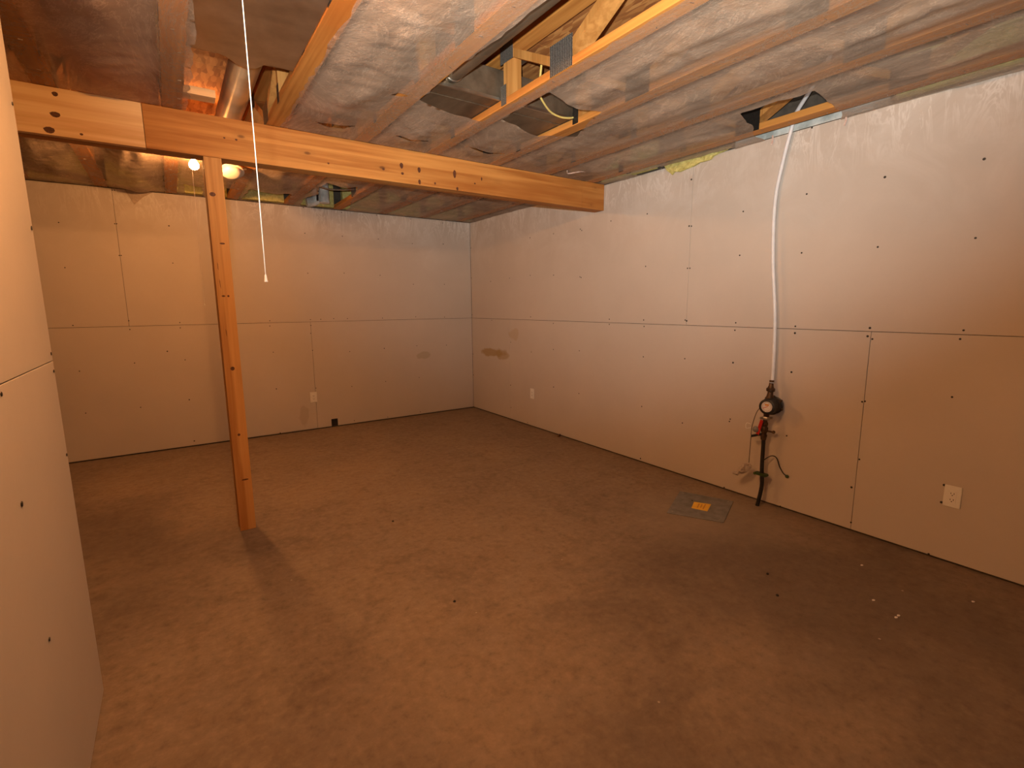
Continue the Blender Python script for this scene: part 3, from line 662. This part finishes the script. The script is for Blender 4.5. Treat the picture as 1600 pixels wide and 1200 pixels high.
# ================================================================ the water line on the right wall
MB2 = MB
px = thing('water_pipe', (-.05, -4.12, .86), 'white plastic water pipe rising along the right wall into the ceiling', 'pipe')
MB().tube([(-.080, -4.132, .870), (-.05, -4.122, .90), (-.05, -4.108, 1.283), (-.05, -4.064, 1.697), (-.048, -4.051, 2.05), (-.045, -4.085, 2.30), (-.05, -4.122, 2.46), (-.07, -4.15, 2.53), (-.20, -4.297, 2.60), (-.45, -4.52, 2.66)], .0115, 14).build('tube', pex_m, px, True)
MB().lathe((-.074, -4.130, .874), (0, 0, 1), [(0, .0145), (.012, .0145)], 16).build('crimp_ring', brass, px, True)

wm = thing('water_meter', (-.08, -4.11, 0), 'dark water meter assembly with round dial and black inlet pipe on right wall', 'water meter')
MB().tube([(-.085, -4.099, 0.0005), (-.080, -4.118, .145), (-.08, -4.110, .28), (-.08, -4.108, .42), (-.08, -4.106, .50)], .0130, 14).build('inlet_pipe', black_pl, wm, True)
vb = MB().lathe((-.08, -4.106, .475), (0, -.02, 1), [(0, .017), (.02, .019), (.024, .021), (.034, .021), (.038, .016), (.05, .016), (.058, .022), (.085, .023), (.095, .016), (.105, .020), (.12, .020), (.125, .014), (.15, .014)], 14).build('valve_body', brass, wm, True)
b = MB(); b.bar((-.105, -4.075, .505), (-.115, -4.105, .615), .020, .007, (0, 1, .3)); b.build('valve_handle', red_m, vb)
b = MB(); b.bar((-.085, -4.10, .515), (-.13, -4.045, .495), .014, .016, (0, 0, 1)); b.build('drain_spout', black_pl, vb)
b = MB(); b.bar((-.085, -4.106, .54), (-.06, -4.155, .535), .010, .012, (0, 0, 1)); b.lathe((-.06, -4.155, .535), (0, -1, 0), [(0, .011), (.008, .012), (.014, .008)], 8); b.build('drain_cap', brass, vb)
b = MB(); b.lathe((-.08, -4.112, .615), (0, -.02, 1), [(0, .022), (.006, .024), (.016, .024), (.022, .022)], 6)
b.bar((-.115, -4.09, .628), (-.05, -4.14, .628), .014, .010, (0, 0, 1)); b.build('lower_coupling', steel, wm)
MB().lathe((-.08, -4.114, .637), (0, -.03, 1), [(0, .017), (.03, .020), (.04, .028)], 16).build('lower_neck', brass, wm, True)
mb_ = MB(); a_ = Vector((-.96, -.10, .02)).normalized(); mc = Vector((-.022, -4.135, .715))
mb_.lathe(mc, a_, [(0, .048), (.006, .058), (.016, .060), (.020, .052), (.050, .050), (.055, .058), (.066, .060), (.075, .052), (.10, .050)], 22)
mbody = mb_.build('meter_body', black_pl, wm, True)
for k in range(6):
    an = k*math.pi/3+.4; p = mc+Vector((-.006, .056*math.cos(an), .056*math.sin(an)))
    MB().lathe(p, a_, [(0, .010), (.024, .010)], 6).build('bolt', brass, mbody)
dc = mc+a_*.10
MB().lathe(dc, a_, [(0, .048), (.004, .051), (.024, .051), (.028, .046), (.029, .036), (.0245, .036), (.0245, .002)], 32).build('dial_rim', black_pl, wm, True)
df = MB().lathe(dc+a_*.0245, a_, [(0, .0355), (.0015, .035), (.0016, .001)], 32).build('dial_face', dial_m, wm)
e1 = Vector((0, 0, 1)); e1 = (e1-a_*e1.dot(a_)).normalized(); e2 = a_.cross(e1); b = MB(); o_ = dc+a_*.0263
for k in range(20):
    an = k*math.pi/10; d_ = e1*math.cos(an)+e2*math.sin(an)
    b.obox(o_+d_*.029, d_, a_, d_.cross(a_), .004, .0005, .0008)
b.build('dial_ticks', slot_m, df)['kind'] = 'stuff'
b = MB(); b.obox(o_+e2*.008-e1*.004, e2*2-e1, a_, (e2*2-e1).cross(a_), .017, .0008, .0018); b.build('needle', red_m, df)
b = MB(); b.obox(o_+e1*.013, e2, a_, e1, .013, .0006, .005); b.build('counter_window', amber_m, df)
MB().lathe((-.08, -4.128, .765), (0, -.03, 1), [(0, .030), (.012, .022), (.03, .018), (.045, .017), (.05, .026), (.066, .027), (.072, .020), (.085, .015), (.104, .013)], 16).build('upper_coupling', brass, wm, True)
b = MB(); b.tube([dc+Vector((0, .05, -.01)), (-.128, -4.07, .66), (-.125, -4.045, .56), (-.12, -4.04, .48), (-.115, -4.035, .30)], .0022, 6); b.build('signal_wire', slot_m, wm, True)
b = MB(); b.lathe((-.10, -4.058, .545), (-.8, -.5, 0), [(0, .012), (.004, .020), (.022, .021), (.028, .012)], 14); b.build('wire_splice', cover_m, wm, True)
b = MB(); b.tube([(-.12, -4.035, .575), (-.135, -4.01, .58), (-.135, -4.01, .545), (-.12, -4.035, .55)], .0018, 6); b.build('wire_loop', cord_m, wm, True)
# ground clamp and wire
b = MB(); b.obox((-.082, -4.11, .232), (0, 1, 0), (1, 0, 0), (0, 0, 1), .036, .016, .009); b.lathe((-.09, -4.075, .232), (1, 0, 0), [(-.016, .010), (.02, .010)], 8); b.lathe((-.09, -4.145, .232), (1, 0, 0), [(-.016, .010), (.02, .010)], 8)
b.build('ground_clamp', green_m, wm)
MB().tube([(-.08, -4.115, .33), (-.05, -4.150, .365), (-.03, -4.178, .355), (-.02, -4.196, .30), (-.012, -4.222, .255), (-.006, -4.245, .24)], .0035, 8).build('ground_wire', black_pl, wm, True)
MB().lathe((-.001, -4.245, .238), (-1, 0, 0), [(0, .011), (.012, .010), (.016, .005)], 10).build('wire_grommet', green_m, wm, True)
# cloudy plastic scrap tied to the wire
b = MB(); b.tube([(-.116, -4.03, .298), (-.120, -4.025, .27), (-.135, -3.995, .235), (-.145, -3.955, .205)], [.006]*2+[.010, .014, .020, .026, .029, .030, .030, .028, .025, .023, .021, .019, .017, .015, .012, .009, .006], 10)
bmesh.ops.subdivide_edges(b.b, edges=b.b.edges[:], cuts=1)
for v in b.b.verts: v.co += Vector((noise.noise(v.co*50), noise.noise(v.co*50+Vector((5, 0, 0))), noise.noise(v.co*50+Vector((0, 9, 0)))))*.016
tag(b.build('plastic_scrap', rag_m, None), 'crumpled cloudy plastic scrap hanging on the meter wire beside black pipe', 'plastic scrap')

# ================================================================ outlets
def outlet(kind, c, n, label):
    n = Vector(n); s = n.cross(Vector((0, 0, 1))); t = thing('wall_outlet', c, label, 'outlet'); c = Vector(c); zu = Vector((0, 0, 1))
    b = MB(); b.obox(c+n*.003, s, n, zu, .0362, .0030, .0585); es = b.b.edges[:]; bmesh.ops.bevel(b.b, geom=es, offset=.002, segments=2, affect='EDGES'); b.build('cover_plate', white_pl, t)
    b = MB(); b.obox(c+n*.0068, s, n, zu, .0168, .0010, .0335); dp = b.build('receptacle', white_pl, t)
    for dz in (.018, -.016):
        for ds, hh in ((-.0065, .0045), (.0065, .0038)):
            MB().obox(c+n*.0080+s*ds+zu*dz, s, n, zu, .0013, .0004, hh).build('slot', slot_m, dp)
        MB().lathe(c+n*.0074+zu*(dz-.010), n, [(0, .0028), (.001, .0028)], 8).build('slot', slot_m, dp)
outlet(0, (-.0005, -5.097, .372), (-1, 0, 0), 'white wall outlet low on the right wall, nearest the camera')
outlet(0, (-.0005, -1.363, .391), (-1, 0, 0), 'white wall outlet on right wall, the farther one towards the corner')
outlet(0, (-2.083, -.0005, .378), (0, -1, 0), 'white wall outlet on the back wall beside the vertical seam')
b = MB()
for y, z in ((-5.057, .424), (-5.055, .326)): b.lathe((-.001, y, z), (-1, 0, 0), [(0, .007), (.001, .006)], 7)
b = b.build('cut_marks', screw_m, wr); b['kind'] = 'stuff'
# dark open box at the foot of the back wall
ob = thing('junction_box', (-1.868, 0, .05), 'open dark square box set in the foot of the back wall', 'junction box')
b = MB(); b.box(-1.903, -1.834, .0125, .0134, .012, .096); b.build('back_plate', slot_m, ob)
b = MB(); b.box(-1.904, -1.900, -.002, .0132, .012, .097); b.box(-1.837, -1.833, -.002, .0132, .012, .097); b.box(-1.904, -1.833, -.002, .0132, .094, .098); b.build('box_rim', black_pl, ob)

# ================================================================ floor things
cv = thing('floor_cover', (-.42, -3.885, 0), 'grey steel cover plate with yellow label on the floor by the meter', 'floor cover')
P = [(-.302, -3.622), (-.156, -3.965), (-.53, -4.130), (-.701, -3.821)]
b = MB(); b.prism([(x, y, .0006) for x, y in P], (0, 0, .004)); b.build('plate', cover_m, cv)
Q = [(-.394, -3.812), (-.335, -3.908), (-.462, -3.965), (-.503, -3.869)]
lb = MB().prism([(x, y, .0047) for x, y in Q], (0, 0, .0004)).build('label', yellow_m, cv)
b = MB()
for (u0, u1, w) in ((.15, .8, .30), (.2, .7, .48), (.12, .85, .66)):
    def q(uu, vv): return Vector(Q[0]).lerp(Vector(Q[3]), uu).lerp(Vector(Q[1]).lerp(Vector(Q[2]), uu), vv)
    A, B_, D_, E_ = q(u0, w), q(u1, w), q(u1, w+.07), q(u0, w+.07)
    b.prism([(p.x, p.y, .0052) for p in (A, B_, D_, E_)], (0, 0, .0002))
b.build('print_lines', amber_m, lb)['kind'] = 'stuff'
for s_, t_ in ((.08, .08), (.92, .08), (.08, .92), (.92, .92), (.42, .5)):
    p = Vector(P[0]).lerp(Vector(P[1]), s_).lerp(Vector(P[3]).lerp(Vector(P[2]), s_), t_)
    if s_ == .42: p = Vector((-.385, -3.79))
    MB().lathe((p.x, p.y, .0047), (0, 0, 1), [(0, .006), (.002, .005), (.0025, .002)], 8).build('screw', steel if s_ != .42 else slot_m, cv)
b = MB()
for i, a in enumerate((.2, .9, 1.4)):
    b.prism([(-.02-.012*i, -1.88+.01*i, .001), (-.03-.012*i, -1.90, .004), (-.026-.01*i, -1.91+.02*math.cos(a), .036), (-.015, -1.885, .018)], (.002, .002, .002))
tag(b.build('dry_leaf', leaf_m), 'small curled dry leaf on the floor against the right wall', 'leaf')
b = MB()
for x, y in ((-.716, -5.029), (-.785, -5.141), (-.76, -5.142), (-.40, -4.86), (-.35, -5.3)):
    b.prism([(x+.009*math.cos(k*1.05)*(1+.5*math.sin(k*3)), y+.006*math.sin(k*1.05), .0005) for k in range(6)], (0, 0, .0008))
s = b.build('paint_drips', white_pl); tag(s, 'small white paint drips on the concrete near the right wall', 'paint', None, 'stuff')
for i, (x, y) in enumerate(((-2.263, -2.875), (-.9, -4.62), (-1.05, -4.75), (-2.35, -3.9))):
    b = MB(); b.lathe((x, y, .0005), (0, 0, 1), [(0, .006), (.004, .007), (.008, .003)], 6)
    tag(b.build('pebble', slot_m), ['tiny dark pebble on the floor between post and room centre', 'tiny dark pebble in front of the steel floor cover', 'tiny dark pebble on the floor, just nearer than the one before the cover', 'tiny dark pebble alone on the near left floor'][i], 'pebble', 'crumbs on the floor')
